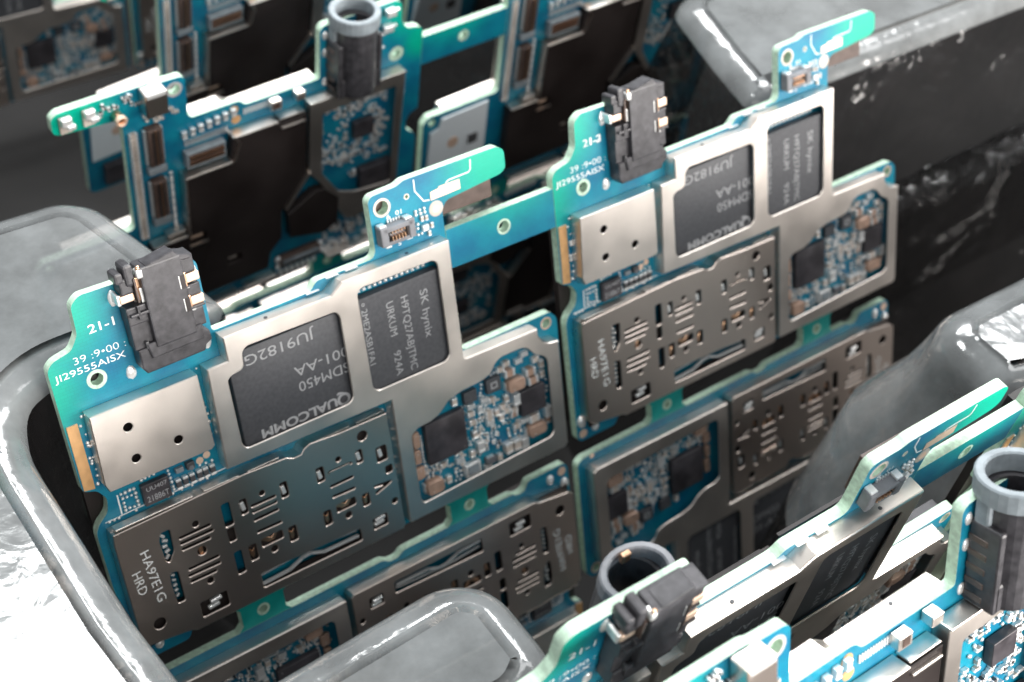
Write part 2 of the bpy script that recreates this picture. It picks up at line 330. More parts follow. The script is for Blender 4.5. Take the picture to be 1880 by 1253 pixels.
def shield3(mb, m='shield_dark'):
    mb.prism(S3, SL, 1.30, 1.47, m, bev=.06)
    mb.wall(S3, .02, 1.36, m)
    # insulating tray inside with its contacts, blue board seen through some of its openings
    blue = [rect(6.5, -17.0, 7.6, -14.4), rect(6.7, -22.1, 7.7, -19.5), rect(1.0, -17.8, 2.1, -14.5), rect(.9, -22.0, 1.9, -18.5), rect(8.5, -24.4, 19.0, -22.8)]
    mb.prism(rect(-2.3, -25.1, 23.0, -13.4), blue, .75, .95, 'can')
    for (u, v, w) in ((8.55, -20.6, .5), (12.4, -20.6, .5), (15.9, -20.7, .5), (19.9, -20.7, .5), (4.2, -18.0, .5)):
        mb.prism([(u-w/2, v+.45), (u, v+.15), (u+w/2, v+.45), (u+w*.35, v-.35), (u, v-.6), (u-w*.35, v-.35)], [], 1.12, 1.24, 'copper', bev=.04)
    for (u, v) in ((10.45, -20.05), (17.87, -20.2)):
        mb.prism([(u-.95, v+.1), (u-.3, v-.3), (u+.3, v-.3), (u+.75, v+.35), (u+.45, v+.38), (u+.05, v), (u-.5, v+.35), (u-.9, v+.35)], [], 1.1, 1.22, 'copper', bev=.04)
    for (u, v) in ((8.6, -15.7), (12.45, -15.9), (16.0, -16.1), (19.95, -16.0), (22.1, -16.7)):
        mb.box(u-.22, u+.18, v-.5, v+.35, 1.05, 1.3, 'tin', bev=.06, rot=.15)
    for (u, v) in ((20.8, -23.7), (20.95, -23.3), (4.1, -23.8), (4.4, -23.3)):
        mb.box(u-.55, u+.5, v-.16, v+.16, 1.1, 1.5, 'tin', bev=.08, rot=.12)
    for k in range(5):
        mb.box(1.15+.1*(k % 2), 1.6+.12*(k % 2), -15.3-k*.52, -15.05-k*.52, .95, 1.2, 'tin', bev=.04, rot=.4*(k-2)); mb.box(1.2, 1.55, -19.3-k*.52, -19.1-k*.52, .95, 1.2, 'tin', bev=.04, rot=.3*(k-2))
    mb.line([(8.9, -24.2), (11.5, -24.1), (12.9, -23.5), (13.7, -23.45), (15.0, -24.0), (18.5, -24.1)], .22, 1.1, 'tin', .25)
    mb.line([(8.9, -23.4), (13.0, -23.15), (18.5, -23.6)], .12, .9, 'tin', .2)
    # raised ribs beside the contacts
    for u0 in (9.3, 16.8):
        for v in (-16.35,): mb.box(u0, u0+2.1, v-.18, v+.18, 1.47, 1.53, m, bev=.02)
    # top rim broken into tabs
    for a, b in ((-2.2, 4.6), (5.6, 8.8), (9.6, 12.6), (16.2, 19.6), (20.2, 22.9)):
        va, vb = (-12.78-.02*0, -12.78)
        mb.box(a, b, -12.72, -12.6 if b < 16 else -12.66, .5, 1.42, 'shield', bev=.04)
    mb.text('HA97E1G', (-.85, -15.6), (-.45, -20.9), .8, 1.474, 'silk'); mb.text('HRD', (-1.95, -17.2), (-1.8, -19.5), .8, 1.474, 'silk')
    for (u, v, r) in ((-2.6, -24.7, .5), (-.9, -25.9, .42)): mb.blob(u, v, r, h=.8, asp=1.4)

CAPS = [(37.16, -15.21, 1), (39.53, -16.07, 1), (39.74, -17.1, 1), (38.47, -14.54, 1), (41.05, -15.95, 2), (41.01, -17.02, 2), (37.68, -18.37, 2), (36.66, -17.92, 2), (39.44, -21.3, 1), (41.15, -21.28, 2), (41.21, -22.27, 2), (37.48, -21.44, 1), (38.4, -21.2, 1), (36.17, -23.24, 2), (37.17, -23.31, 2), (38.08, -23.5, 2), (35.87, -19.67, 2), (35.4, -18.9, 2), (33.08, -21.62, 2), (32.7, -20.18, 2), (32.16, -22.1, 2), (30.68, -22.2, 1), (28.9, -21.83, 1), (29.26, -23.6, 2), (32.65, -17.05, 1), (32.54, -17.85, 1), (32.65, -18.83, 1), (33.59, -17.78, 2), (34.53, -18.6, 1), (34.54, -19.15, 1), (34.55, -19.7, 1), (35.02, -17.34, 1), (37.38, -19.49, 1), (37.31, -20.02, 1), (35.17, -23.9, 2), (30.94, -15.75, 2), (34.2, -17.04, 1), (40.41, -15.2, 1), (37.03, -14.24, 1), (39.18, -14.08, 1), (36.16, -18.63, 1), (36.5, -19.25, 1), (33.69, -24.3, 1), (36.31, -14.6, 1)]
BIG = {0, 1, 2, 6, 8, 13, 14, 15, 18, 9}
BALLS = [(33.57, -18.92), (33.85, -19.28), (33.97, -18.95), (33.62, -19.73), (33.5, -20.06), (33.87, -20.31), (33.67, -20.61), (34.21, -20.86), (34.25, -21.2), (34.67, -21.08), (34.7, -21.49), (34.97, -21.94), (35.12, -21.45), (35.23, -21.18), (35.62, -20.73), (34.85, -22.28), (34.21, -21.5), (34.79, -20.82), (34.36, -17.8), (34.61, -17.76), (34.24, -18.13), (34.63, -18.23), (34.04, -18.43), (34.2, -15.42), (34.14, -15.85), (34.0, -16.26), (34.19, -16.65), (33.89, -16.51), (27.0, -17.86), (27.0, -18.21), (27.0, -18.56), (27.0, -18.91), (27.0, -19.24), (27.0, -19.58), (27.0, -19.94), (27.0, -20.29), (27.07, -20.68), (27.07, -21.1), (28.88, -23.73), (30.21, -23.42), (30.68, -23.49), (30.3, -23.94), (30.77, -24.02), (30.08, -24.32), (30.56, -24.39), (35.39, -14.88), (35.72, -14.79), (35.97, -14.75), (32.18, -20.86), (32.21, -21.2), (27.65, -21.38), (27.97, -21.38), (28.34, -21.48), (29.42, -21.68), (30.46, -21.63), (36.63, -21.99), (36.67, -22.33), (41.56, -18.01), (41.56, -18.8), (41.51, -19.25), (41.35, -19.98), (36.67, -20.26), (36.15, -20.49), (34.84, -20.37),
         (-0.67, -10.47), (-0.31, -10.47), (0.09, -10.44), (0.44, -10.47), (-0.61, -10.91), (-0.26, -10.94), (0.13, -10.95), (0.5, -10.91), (-0.62, -11.35), (0.47, -11.3), (-0.62, -11.72), (0.5, -11.69), (-0.63, -12.05), (-0.26, -11.98), (0.12, -12.06), (0.51, -12.07),
         (3.5, -10.2), (3.52, -10.55), (3.55, -10.95), (3.57, -11.35), (3.6, -11.8), (3.62, -12.1), (1.2, -10.0), (1.55, -9.98), (1.9, -9.96), (2.3, -9.95), (5.4, -10.35), (6.2, -10.95), (6.75, -11.0), (7.3, -11.0),
         (29.85, 3.8), (30.29, 3.83), (30.73, 3.83), (29.84, 3.5), (30.31, 3.49), (30.74, 3.49), (29.9, 2.61), (29.84, 2.23), (29.82, 1.65), (30.19, 1.65)]

def jack_front(mb):
    P = 'plastic'
    mb.box(3.7, 7.1, 2.5, 9.3, .05, 3.3, P, bev=.15)
    mb.prism([(4.2, 8.9), (7.9, 8.7), (8.0, 9.0), (6.9, 9.35), (6.6, 9.75), (4.3, 9.35)], [], .6, 3.25, P, bev=.08)
    mb.box(7.0, 8.1, 7.5, 9.0, .05, 2.9, P, bev=.12)
    mb.prism([(2.6, .5), (7.5, .55), (7.7, 1.0), (8.25, 1.3), (8.2, 2.1), (7.6, 2.7), (2.3, 2.6), (2.3, 1.0)], [], .05, 2.6, P, bev=.12)
    mb.prism([(3.2, 1.7), (7.6, 1.75), (7.55, 3.0), (3.0, 3.0)], [], 2.5, 3.05, P, bev=.1)
    mb.box(2.15, 3.75, 2.6, 4.9, .05, 2.3, P, bev=.12); mb.box(2.1, 3.75, 4.8, 6.3, .05, 2.7, P, bev=.12)
    mb.box(2.1, 3.1, 7.4, 8.7, .05, 2.6, P, bev=.15); mb.box(1.85, 2.5, 8.4, 9.3, .05, 2.7, P, bev=.2); mb.box(2.6, 3.35, 8.0, 9.8, .05, 2.9, P, bev=.25)
    mb.box(2.3, 3.9, 5.55, 5.8, 2.4, 3.2, P, bev=.08); mb.box(2.9, 3.1, 5.2, 6.4, 2.4, 3.2, P, bev=.05)
    mb.box(7.0, 8.2, 5.5, 6.5, .05, 2.8, P, bev=.12); mb.box(6.9, 8.1, 2.8, 4.4, .05, 2.7, P, bev=.12); mb.box(6.9, 7.6, 4.3, 7.6, .05, 2.0, 'can')
    mb.box(3.1, 3.8, 6.3, 8.2, .05, 1.6, 'can')
    mb.box(6.6, 8.2, 4.55, 4.75, 2.6, 3.3, P, bev=.06); mb.box(6.7, 8.1, 6.4, 6.55, 2.6, 3.2, P, bev=.06)
    # copper springs and solder tails
    for v0 in (6.7, 4.75):
        mb.box(7.15, 8.3, v0, v0+.75, 2.1, 3.0, 'gold', bev=.12); mb.box(7.0, 7.2, v0-.25, v0+1.0, 1.5, 3.2, 'copper', bev=.07)
        mb.box(6.55, 6.65, v0-.2, v0+.9, 2.9, 3.32, 'tin', bev=.03); mb.box(6.65, 7.0, v0-.25, v0+.9, 2.0, 3.33, 'can')
        mb.cyl((7.0, v0-.25, 3.0), (7.45, v0-.45, 2.6), .12, 'tin', 8)
    mb.box(1.9, 3.05, 6.75, 7.4, 1.6, 2.5, 'gold', bev=.12); mb.box(1.7, 2.0, 6.6, 7.5, .05, 2.3, 'tin', bev=.12)
    mb.box(3.45, 3.95, 8.5, 9.2, 2.0, 3.35, 'tin', bev=.12); mb.ball(3.7, 9.3, 3.0, .25, 'copper', 1)
    mb.box(3.35, 3.85, 6.5, 8.4, 1.7, 2.2, 'copper', bev=.05); mb.box(3.5, 3.8, 6.4, 7.6, 2.3, 2.7, 'tin', bev=.05); mb.box(3.15, 3.3, 6.6, 8.6, 2.0, 3.1, 'brown')
    mb.box(2.95, 3.2, 2.6, 3.2, 2.3, 2.9, 'res', bev=.05)
    mb.bm.transform(Matrix.Translation((.95, -.95, 0)) @ Matrix.Diagonal((1, 1, .56, 1)))
    mb.box(3.6, 9.1, -1.3, 1.0, -3.4, -.92, P, bev=.25); mb.tube((7.7, -1.2, -2.5), (7.7, 3.3, -2.5), 2.3, 1.8, P)
    mb.tube((7.7, 3.2, -2.5), (7.7, 4.5, -2.5), 2.7, 2.1, 'plastic_grey', ell=.8); mb.box(7.3, 8.0, 4.0, 4.9, -4.0, -3.6, 'copper', bev=.1)

BLK = [(-27.0, -5.6), (-21.6, -5.6), (-21.2, -2.7), (-12.3, -2.6), (-12.35, -11.3), (-15.6, -15.4), (-15.7, -19.5), (-17.2, -21.2), (-17.6, -23.5), (-31.5, -23.6), (-31.5, -13.6), (-27.2, -13.4)]
RFR = [(-11.9, -1.5), (-12.05, -11.3), (-10.4, -13.6), (-7.0, -20.6), (-.2, -20.6), (.45, -1.6)]
def make_front_board(detail=True):
    mb = MB(); substrate(mb)
    ring(mb, 0, 0, .52, .82, 'edge'); ring(mb, 26.75, 5.2, .62, .86, 'cap'); ring(mb, 29.25, 5.38, .16, .27, 'cap', .02)
    ring(mb, 31.98, 3.35, .38, .72, 'cap'); mb.prism(circ(31.98, 3.35, .38), [], .01, .03, 'gold'); ring(mb, 42.3, -12.15, .5, .64, 'gold')
    mb.prism(circ(-2.45, -26.2, .5), [], .008, .024, 'gold'); mb.prism(circ(41.6, -26.2, .28), [], .008, .024, 'gold')
    mb.prism([(31.58, 5.0), (32.45, 5.1), (32.5, 5.25), (34.66, 5.25), (34.66, 4.35), (33.4, 4.3), (31.56, 4.25)], [], .008, .05, 'gold')
    mb.line([(30.13, 6.6), (30.11, 5.6), (30.86, 4.45), (31.4, 4.34)], .11, .008, 'silk'); mb.line([(36.0, 6.6), (35.92, 5.75), (35.7, 5.55), (33.6, 5.5), (33.3, 5.35)], .11, .008, 'silk')
    mb.prism([(-3.3, -2.95), (-2.4, -2.95), (-2.45, -9.0), (-3.35, -8.85)], [], .01, .14, 'pad_orange', side='gold')
    for u, v in ((6.32, -10.6), (7.0, -10.35)): mb.prism(circ(u, v, .33, 16), [], .008, .03, 'gold')
    mb.line([(-.95, -10.5), (-.98, -12.3)], .12, .008, 'silk')
    mb.line([(-2.4, -12.45), (1.5, -12.35), (3.6, -12.4), (8.3, -12.3)], .09, .008, 'silk')
    mb.text('JI29555AISX', (-3.1, .92), (2.65, .92), .56, .012, 'silk', off=0)
    mb.text('39 :9\u202200 :', (-1.35, 1.78), (2.85, 1.78), .62, .012, 'silk', off=-.012)
    mb.text('9', (27.42, 4.4), (27.05, 4.4), .42, .012, 'silk'); mb.text('10', (28.55, 4.5), (27.95, 4.5), .42, .012, 'silk'); mb.text('5', (27.8, 1.3), (28.1, 1.3), .35, .012, 'silk')
    for u in (18.4, 20.4, 22.3): mb.box(u, u+1.2, .25 if u < 19 else .98, .3 if u < 19 else 1.03, -.2, .3, 'tin')
    for (u, v, r, a) in ((2.7, -.55, .42, 1.5), (2.75, 5.95, .38, 1.9), (9.2, -.5, .4, 1.5), (9.35, 5.95, .35, 1.2), (9.3, 3.8, .35, 1.2)): mb.blob(u, v, r, h=.45, asp=a)
    random.seed(3)
    for k in range(60):   # solder joints along the shield feet
        side = k % 4
        if side == 0: u, v = random.uniform(7.5, 7.9), random.uniform(-11.5, -2.3)
        elif side == 1: u, v = random.uniform(-2.2, -1.9), random.uniform(-9, -2.4)
        elif side == 2: u, v = random.uniform(23.55, 23.85), random.uniform(-25, -13)
        else: u, v = random.uniform(-2.8, 22), -12.5
        mb.ball(u, v, .05, random.uniform(.1, .2), 'tin', .8)
    root = mb.build('circuit_board')
    m = MB(); shield1(m); m.build('processor_shield', root)
    m = MB(); shield2(m); m.build('shield_cover', root)
    m = MB(); shield3(m); m.build('card_reader', root)
    m = MB(); m.box(10.15, 20.75, -11.1, -1.9, .1, .95, 'chip', bev=.1)
    for k in range(14): m.ball(9.95, -4.2-k*.45, .15, .12, 'tin')
    z = .953
    m.text('UALCOMM', (19.05, -9.72), (11.75, -9.72), .85, z, 'print', off=.03)
    m.text('Q', (20.4, -9.62), (19.05, -9.62), 1.15, z, 'print', off=.03)
    m.text('SDM450', (20.75, -6.85), (15.85, -6.85), .95, z); m.text('001-AA', (20.95, -5.35), (15.7, -5.35), .95, z); m.text('JU9182GF', (18.15, -2.55), (10.75, -2.55), .95, z)
    m.build('processor_chip', root)
    m = MB(); m.box(22.3, 30.75, -11.1, -1.6, .1, 1.05, 'chip', bev=.1)
    for k in range(13): m.box(23.0+k*.55, 23.3+k*.55, -1.35, -1.1, .02, .3, 'tin')
    for k in range(6): m.ball(23.4+k*1.2, -1.0, .1, .16, 'tin')
    z = 1.053
    m.text('SK hynix', (28.6, -3.0), (28.6, -7.7), .78, z); m.text('H9TQ27ABJTMC', (26.65, -2.9), (26.65, -10.2), .72, z); m.text('URKUM', (25.15, -2.9), (25.15, -6.2), .72, z); m.text('924A', (25.15, -7.75), (25.15, -10.15), .72, z)
    m.text('2ME2ASB1FA1', (22.72, -2.65), (22.72, -8.1), .58, z); m.prism(circ(22.98, -2.2, .16, 12), [circ(22.98, -2.2, .09, 10)], z-.01, z+.002, 'print')
    m.build('memory_chip', root)
    m = MB(); m.box(27.25, 31.6, -20.95, -16.55, .1, .8, 'chip2', bev=.06); m.ball(31.2, -20.6, .8, .07, 'print', .3); m.build('power_chip', root)
    m = MB(); m.box(38.0, 40.9, -20.5, -17.75, .1, .8, 'chip2', bev=.06); m.build('radio_chip', root)
    m = MB(); m.box(34.5, 36.1, -16.5, -15.0, .1, .6, 'chip', bev=.05); m.prism(rect(34.95, -16.1, 35.7, -15.4), [rect(35.1, -15.95, 35.55, -15.55)], .6, .605, 'print'); m.build('small_chip', root)
    m = MB(); m.box(31.9, 33.35, -16.5, -15.25, .1, .6, 'chip', bev=.05); m.build('small_chip', root)
    m = MB(); m.box(.9, 3.25, -12.25, -10.3, .1, .65, 'chip2', bev=.05)
    m.text('UU407', (1.25, -10.95), (3.05, -10.95), .4, .653); m.text('21886T', (1.15, -11.95), (3.05, -11.95), .55, .653); m.build('small_chip', root)
    for (a, b, c, d, t) in ((36.7, 38.65, -17.25, -16.0, 1), (38.5, 40.6, -23.1, -21.9, 1), (26.55, 28.35, -24.05, -22.65, 1), (25.95, 26.7, -18.7, -17.0, 0), (25.9, 26.6, -20.4, -18.95, 0), (25.85, 26.75, -22.1, -20.8, 0)):
        m = MB(); q = .25 if t else .08
        m.prism([(a+q, c), (b-q, c), (b, c+q), (b, d-q), (b-q, d), (a+q, d), (a, d-q), (a, c+q)], [], .05, 1.0 if t else .55, 'induct', bev=.06)
        m.ball((a*.7+b*.3) if t else (a+b)/2, c+.3 if t else d-.35, 1.0 if t else .55, .1, 'cap', .2)
        if t: m.box(a-.12, b+.12, c+.2, d-.2, .02, .5, 'tin')
        m.build('inductor', root)
    m = MB(); m.box(31.0, 32.75, -24.3, -22.85, .05, .7, 'tin', bev=.08); m.box(31.25, 32.5, -24.05, -23.1, .7, .78, 'ringgrey', bev=.03); m.build('crystal', root)
    m = MB(); m.box(33.5, 34.65, -24.05, -23.35, .05, .6, 'plastic_grey', bev=.06); m.box(33.7, 34.45, -24.1, -23.3, .1, .45, 'tin'); m.build('filter_chip', root)
    random.seed(11)
    stuff = None if detail else MB()
    for i, (u, v, k) in enumerate(CAPS):
        l, w, h = (1.2, .8, .75) if i in BIG else (.84, .54, .5)
        mm = MB() if detail else stuff
        cap_chip(mm, u, v, l, w, h, k == 2, 'induct' if i in (0, 1, 2, 10, 33) else ('cap' if i % 3 else 'tin'))
        if detail: mm.build('capacitor', root)
    for i, u in enumerate((4.07, 4.68, 5.3, 5.95, 6.52, 7.13)):
        mm = MB() if detail else stuff
        cap_chip(mm, u, -11.7, 1.0, .46, .45, True, 'res'); mm.build('resistor', root) if detail else None
    if stuff: stuff.build('capacitor', root, kind='stuff')
    m = MB()
    for u, v in BALLS: m.ball(u, v, .1, random.uniform(.14, .19), 'tin', .9)
    random.seed(5)
    def inwin(u, v): return 25.7 < u < 40.8 and -23.6 < v < -16.6 and not (27.1 < u < 31.7 and v > -21.1) and not (37.8 < u < 41 and v > -20.7) and all(abs(u-a)+abs(v-b) > .75 for a, b, c in CAPS) and not (25.8 < u < 26.9) and not (u > 38.3 and v < -21.7) and not (31 < u < 35 and v < -22.7)
    k = 0
    while k < 190:
        u, v = random.uniform(25.7, 40.8), random.uniform(-23.6, -16.6)
        if inwin(u, v):
            k += 1
            if random.random() < .45: cap_chip(m, u, v, .42, .24, .24, random.random() < .5, random.choice(('res', 'cap', 'cap')))
            elif 35 > u: m.ball(u, v, .08, random.uniform(.09, .14), 'tin', .9)
    for (u, v) in ((30.35, 3.0), (30.8, 2.95), (30.9, 1.45), (31.25, 2.1)): cap_chip(m, u, v, .5, .3, .3, True, 'cap')
    m.box(30.2, 30.85, 1.85, 2.4, .02, .4, 'tin', bev=.05)
    m.box(4.05, 4.75, -10.7, -10.25, .02, .4, 'ringgrey', bev=.05); m.box(5.0, 5.7, -10.75, -10.1, .02, .5, 'res', bev=.05); m.cyl((5.35, -10.6, .5), (5.35, -10.6, .55), .22, 'plastic_grey', 14)
    for u in (27.05, 27.35, 27.62, 27.9, 28.18): m.box(u-.07, u+.07, 3.72, 4.0, .02, .15, 'tin')
    m.build('solder_joints', root, kind='stuff')
    m = MB()   # flat cable connector on the arm
    G = 'plastic_grey'
    m.box(26.05, 29.0, 3.25, 3.7, .03, 1.0, G, bev=.08); m.box(26.05, 29.0, 2.0, 2.35, .03, .9, G, bev=.08); m.box(25.75, 26.5, 2.05, 3.8, .03, 1.0, G, bev=.1); m.box(28.55, 29.2, 2.05, 3.8, .03, 1.0, G, bev=.1)
    m.box(28.35, 28.6, 2.4, 3.3, .5, .9, 'can'); m.box(26.8, 28.4, 2.55, 3.1, .03, .55, G, bev=.05)
    for k in range(5):
        u = 26.9+k*.31
        m.box(u-.06, u+.06, 3.0, 3.3, .4, .95, 'copper', bev=.03); m.box(u-.06, u+.06, 2.35, 2.75, .4, .95, 'copper', bev=.03); m.box(u-.06, u+.06, 1.9, 2.05, .03, .5, 'tin')
    for a, b, c in ((25.85, 26.5, 3.8), (28.4, 29.05, 3.8), (26.2, 26.75, 1.9), (28.3, 28.85, 2.0)): m.box(a, b, c-.1, c+.12, .03, .8, 'tin', bev=.05)
    m.build('board_connector', root)
    m = MB(); jack_front(m); m.build('headphone_jack', root)
    flip = Matrix.Translation((0, 0, -T)) @ Matrix.Rotation(math.pi, 4, 'Y')
    m = MB(); m.prism(BLK, [], .05, 1.35, 'can', bev=.08); m.bm.transform(flip); m.build('black_cover', root)
    m = MB(); m.prism(RFR, [rounded([(-10.3, -3.4), (-10.4, -12.0), (-8.2, -15.6), (-6.0, -16.6), (-1.0, -17.2), (-.75, -3.2)], .4)], 1.25, 1.45, 'shield', bev=.06)
    m.box(-10.0, -1.0, -15.0, -3.6, .05, .9, 'chip2'); m.bm.transform(flip); m.build('radio_shield', root)
    m = MB(); m.box(-42.5, -33.0, -25.5, -11.8, .05, .9, 'chip2', bev=.1); m.box(-32.3, -31.7, -25.5, -1.5, .05, .9, 'chip2'); m.box(-31.4, -27.4, -13.3, -1.5, .05, 1.0, 'brown', bev=.1); m.box(-31.4, -21.5, -2.4, -1.4, 1.01, 1.3, 'can'); m.box(-19.5, -10.4, -2.4, -1.3, .05, .9, 'can'); m.box(-9, -.5, -1.2, .2, .05, .9, 'can'); m.box(-.3, 3.2, -25, .5, .05, .8, 'can'); m.box(-38.5, -26, 2.0, 5.8, .05, .5, 'brown', bev=.1); m.bm.transform(flip); m.build('black_cover', root)  # unseen dark blocks, added so shields opposite reflect black instead of teal
    m = MB(); m.box(-12.0, -.5, -25.7, -20.9, .05, 1.1, 'can', bev=.1); m.bm.transform(flip); m.build('black_cover', root)  # also unseen, added to darken what the shields opposite reflect
    return root

# ------------------------------------------------------------------ the back side of the board (r = -u), mm
def make_back_board():
    mb = MB(); substrate(mb, True, 'mask_back')
    ring(mb, 0, 0, .52, .95, 'edge'); ring(mb, -26.75, 5.2, .62, .9, 'tin')
    for p in ((-20.3, .05), (-20.1, -1.25)): mb.prism(circ(*p, .55, 16), [], .008, .03, 'pad_orange')
    for u, v in ((-9.2, 5.6), (-9.2, 3.4), (-2.9, -.5), (-9.2, -.4)): mb.blob(u, v, .38, h=.4, asp=1.4)
    random.seed(21)
    root = mb.build('circuit_board')
    for nm, fn in (('processor_shield', shield1), ('shield_cover', shield2), ('card_reader', shield3)):
        m = MB(); fn(m); o = m.build(nm, root); o.rotation_euler = (0, math.pi, 0); o.location = (0, 0, -T*S)
    m = MB()   # big black film covered can
    blk = BLK
    m.prism(blk, [rect(-27.0, -15.1, -25.0, -13.95), rect(-22.7, -20.4, -20.9, -19.15)], .05, 1.35, 'can', bev=.08)
    m.prism(circ(-21.5, -18.9, 4.2, 36), [rect(-22.7, -20.4, -20.9, -19.15), rect(-26.6, -15.1, -25.0, -13.95)][:1], 1.35, 1.38, 'can')  # thin disc modelled in place of a round reflection on the film
    m.box(-26.8, -25.2, -14.9, -14.1, .1, .8, 'gold', bev=.1); m.box(-22.5, -21.3, -20.2, -19.3, .1, .8, 'cap', bev=.1)
    m.box(-27.2, -25.0, -15.35, -15.15, 1.2, 1.5, 'shield'); m.build('black_cover', root)
    m = MB()   # metal rims round the cover
    m.wall([(-21.3, -2.2), (-20.7, -3.1), (-21.35, -5.3), (-27.1, -5.25), (-27.2, -13.3)], .05, 1.6, 'shield_dark', t=.2, closed=False); m.build('cover_rim', root)
    for q in ((-21.3, -15.9, -2.35, -2.15, .05, 1.6), (-15.6, -12.5, -2.35, -2.15, .05, 1.3), (-15.5, -12.6, -3.4, -3.15, .2, 1.6), (-27.1, -21.6, -5.55, -5.27, .2, 1.65), (-31.4, -27.4, -13.5, -13.25, .2, 1.7), (-29.5, -27.4, -12.9, -12.6, .2, 1.3)):
        m = MB(); m.box(*q, 'shield', bev=.06); m.build('cover_rim', root)
    m = MB(); m.line([(-12.2, -11.2), (-15.1, -15.1)], .35, .6, 'shield', 1.0); m.build('cover_rim', root)
    m = MB()   # radio shield with a window full of parts
    fr = RFR
    m.prism(fr, [rounded([(-10.3, -3.4), (-10.4, -12.0), (-8.2, -15.6), (-6.0, -16.6), (-1.0, -17.2), (-.75, -3.2)], .4)], 1.25, 1.45, 'shield', bev=.06)
    m.wall(fr, .05, 1.3, 'shield'); m.box(-11.9, .4, -1.62, -1.42, .1, 1.6, 'shield', bev=.07)
    m.build('radio_shield', root)
    m = MB(); m.box(-5.8, -3.2, -9.3, -7.1, .1, .9, 'chip2', bev=.06); m.build('radio_chip', root)
    m = MB(); m.box(-4.9, -.6, -17.3, -14.2, .1, 1.1, 'chip2', bev=.06); m.build('power_chip', root)
    m = MB(); m.prism([(-14.9, -16.2), (-11.4, -14.2), (-10, -14.4), (-8.1, -16.5), (-8.25, -20.3), (-10.1, -21.3), (-14.6, -19.9)], [], .3, 1.5, 'can', bev=.08); m.build('black_cover', root)
    m = MB(); random.seed(8); k = 0
    while k < 190:
        u, v = random.uniform(-10.1, -1.0), random.uniform(-15.6, -3.5)
        if (-6.1 < u < -2.9 and -9.6 < v < -6.8) or (u > -5.2 and v < -13.9) or (u < -8 and v < -12.5) or (-10 < u < -6 and v < -13.2): continue
        if -9.6 < u < -7.6 and -8 < v < -6: continue
        k += 1
        if random.random() < .75: cap_chip(m, u, v, .62, .36, .4, random.random() < .5, random.choice(('res', 'cap', 'tin')))
        else: m.ball(u, v, .1, .2, 'tin')
    m.build('capacitor', root, kind='stuff')
    m = MB()
    for i in range(28):
        v = 1.6-i*.52; cap_chip(m, -31.75, v, .9, .38, .5, False, 'cap')
        if i > 12: m.ball(-28.05, v+.1 if i % 2 else v, .2, .28, 'tin')
    for i in range(7): cap_chip(m, -26.2+i*.95, -.7+i*.12, .9, .55, .5, True, 'tin')
    for i in range(16): m.box(-26.2+i*.32, -26.05+i*.32, -2.3, -1.6, .02, .25, 'tin')
    for i in range(12): cap_chip(m, random.uniform(-30.5, -25.9), random.uniform(2.3, 3.6), .55, .32, .35, random.random() < .5, 'cap')
    for i in range(14): cap_chip(m, random.uniform(-34.8, -30.8), random.uniform(5.0, 6.6), .5, .3, .35, random.random() < .5, 'res')
    for i in range(12): m.box(-19.2+i*.26, -19.08+i*.26, -.9, -.2, .02, .1, 'silk')
    for i in range(7): m.box(-15.5+i*.75, -15.1+i*.75, -26.6, -26.0, .02, .3, 'silk')
    for i in range(40): cap_chip(m, random.uniform(-9.5, -1), random.uniform(-26.5, -21.5), .9, .5, .5, random.random() < .5, random.choice(('cap', 'res', 'tin')))
    m.box(-16.3, -15.0, -1.2, .0, .05, .9, 'shield', bev=.1); m.box(-16.0, -15.3, -.95, -.25, .9, .95, 'brown'); m.box(-13.3, -12.2, -.8, .15, .05, 1.1, 'shield', bev=.1)
    for (u, v) in ((-1.2, 6.2), (-1.5, 4.3), (-3.0, 3.6), (-3.0, 1.9)): m.box(u-.7, u+.5, v-.45, v+.4, .05, .9, 'tin', bev=.12); m.box(u+.3, u+1.0, v, v+.25, .3, .7, 'tin', bev=.05)
    m.build('surface_parts', root, kind='stuff')
    m = MB(); m.prism([(-42.6, -13.6), (-41.4, -13.2), (-41.0, -11.9), (-34.2, -11.7), (-34.2, -20.0), (-42.8, -20.3)], [], .01, .35, 'white', bev=.05)
    m.prism(circ(-39.2, -16.1, .8, 16), [], .35, .4, 'gold'); m.box(-36.9, -35.6, -17.2, -15.9, .35, .6, 'res', bev=.05); m.build('white_label', root)
    m = MB(); m.box(-37.5, -35.2, -24.5, -21.5, .05, .8, 'ringgrey', bev=.1); m.box(-41.5, -38.5, -25, -21.5, .05, .9, 'chip2', bev=.1); m.build('small_chip', root)
    m = MB(); m.box(-15.8, -10.3, -24.9, -23.3, .05, 1.0, 'brown', bev=.15); m.box(-15.5, -10.6, -24.5, -23.7, 1.0, 1.05, 'ringgrey')
    for q in (-15.9, -10.2): m.ball(q, -23.6, .6, .5, 'tin'); m.ball(q, -24.7, .6, .45, 'tin')
    m.build('board_connector', root)
    for (a, b, c) in ((-30, -21.5, -25.7), (-20.5, -16.5, -25.4), (-9.5, -2.0, -25.9)):
        m = MB(); m.box(a, b, c-.2, c+.25, .05, 1.3, 'shield', bev=.1); m.build('cover_rim', root)
    for (v0, v1) in ((2.0, -2.7), (-4.9, -9.8)):
        m = MB(); m.box(-30.5, -28.9, v1, v0, .05, 1.1, 'brown', bev=.1); m.box(-30.1, -29.3, v1+.3, v0-.3, 1.1, 1.14, 'can')
        n = int((v0-v1)/.3)
        for k in range(n):
            v = v0-.25-k*.3; m.box(-29.75, -29.6, v-.07, v+.07, 1.0, 1.3, 'copper'); m.box(-30.75, -30.45, v-.07, v+.07, .3, .7, 'tin'); m.box(-28.95, -28.7, v-.07, v+.07, .3, .7, 'tin')
        m.box(-30.7, -28.6, v1-1.3, v1-.4, .05, .9, 'ringgrey', bev=.15)
        m.build('board_connector', root)
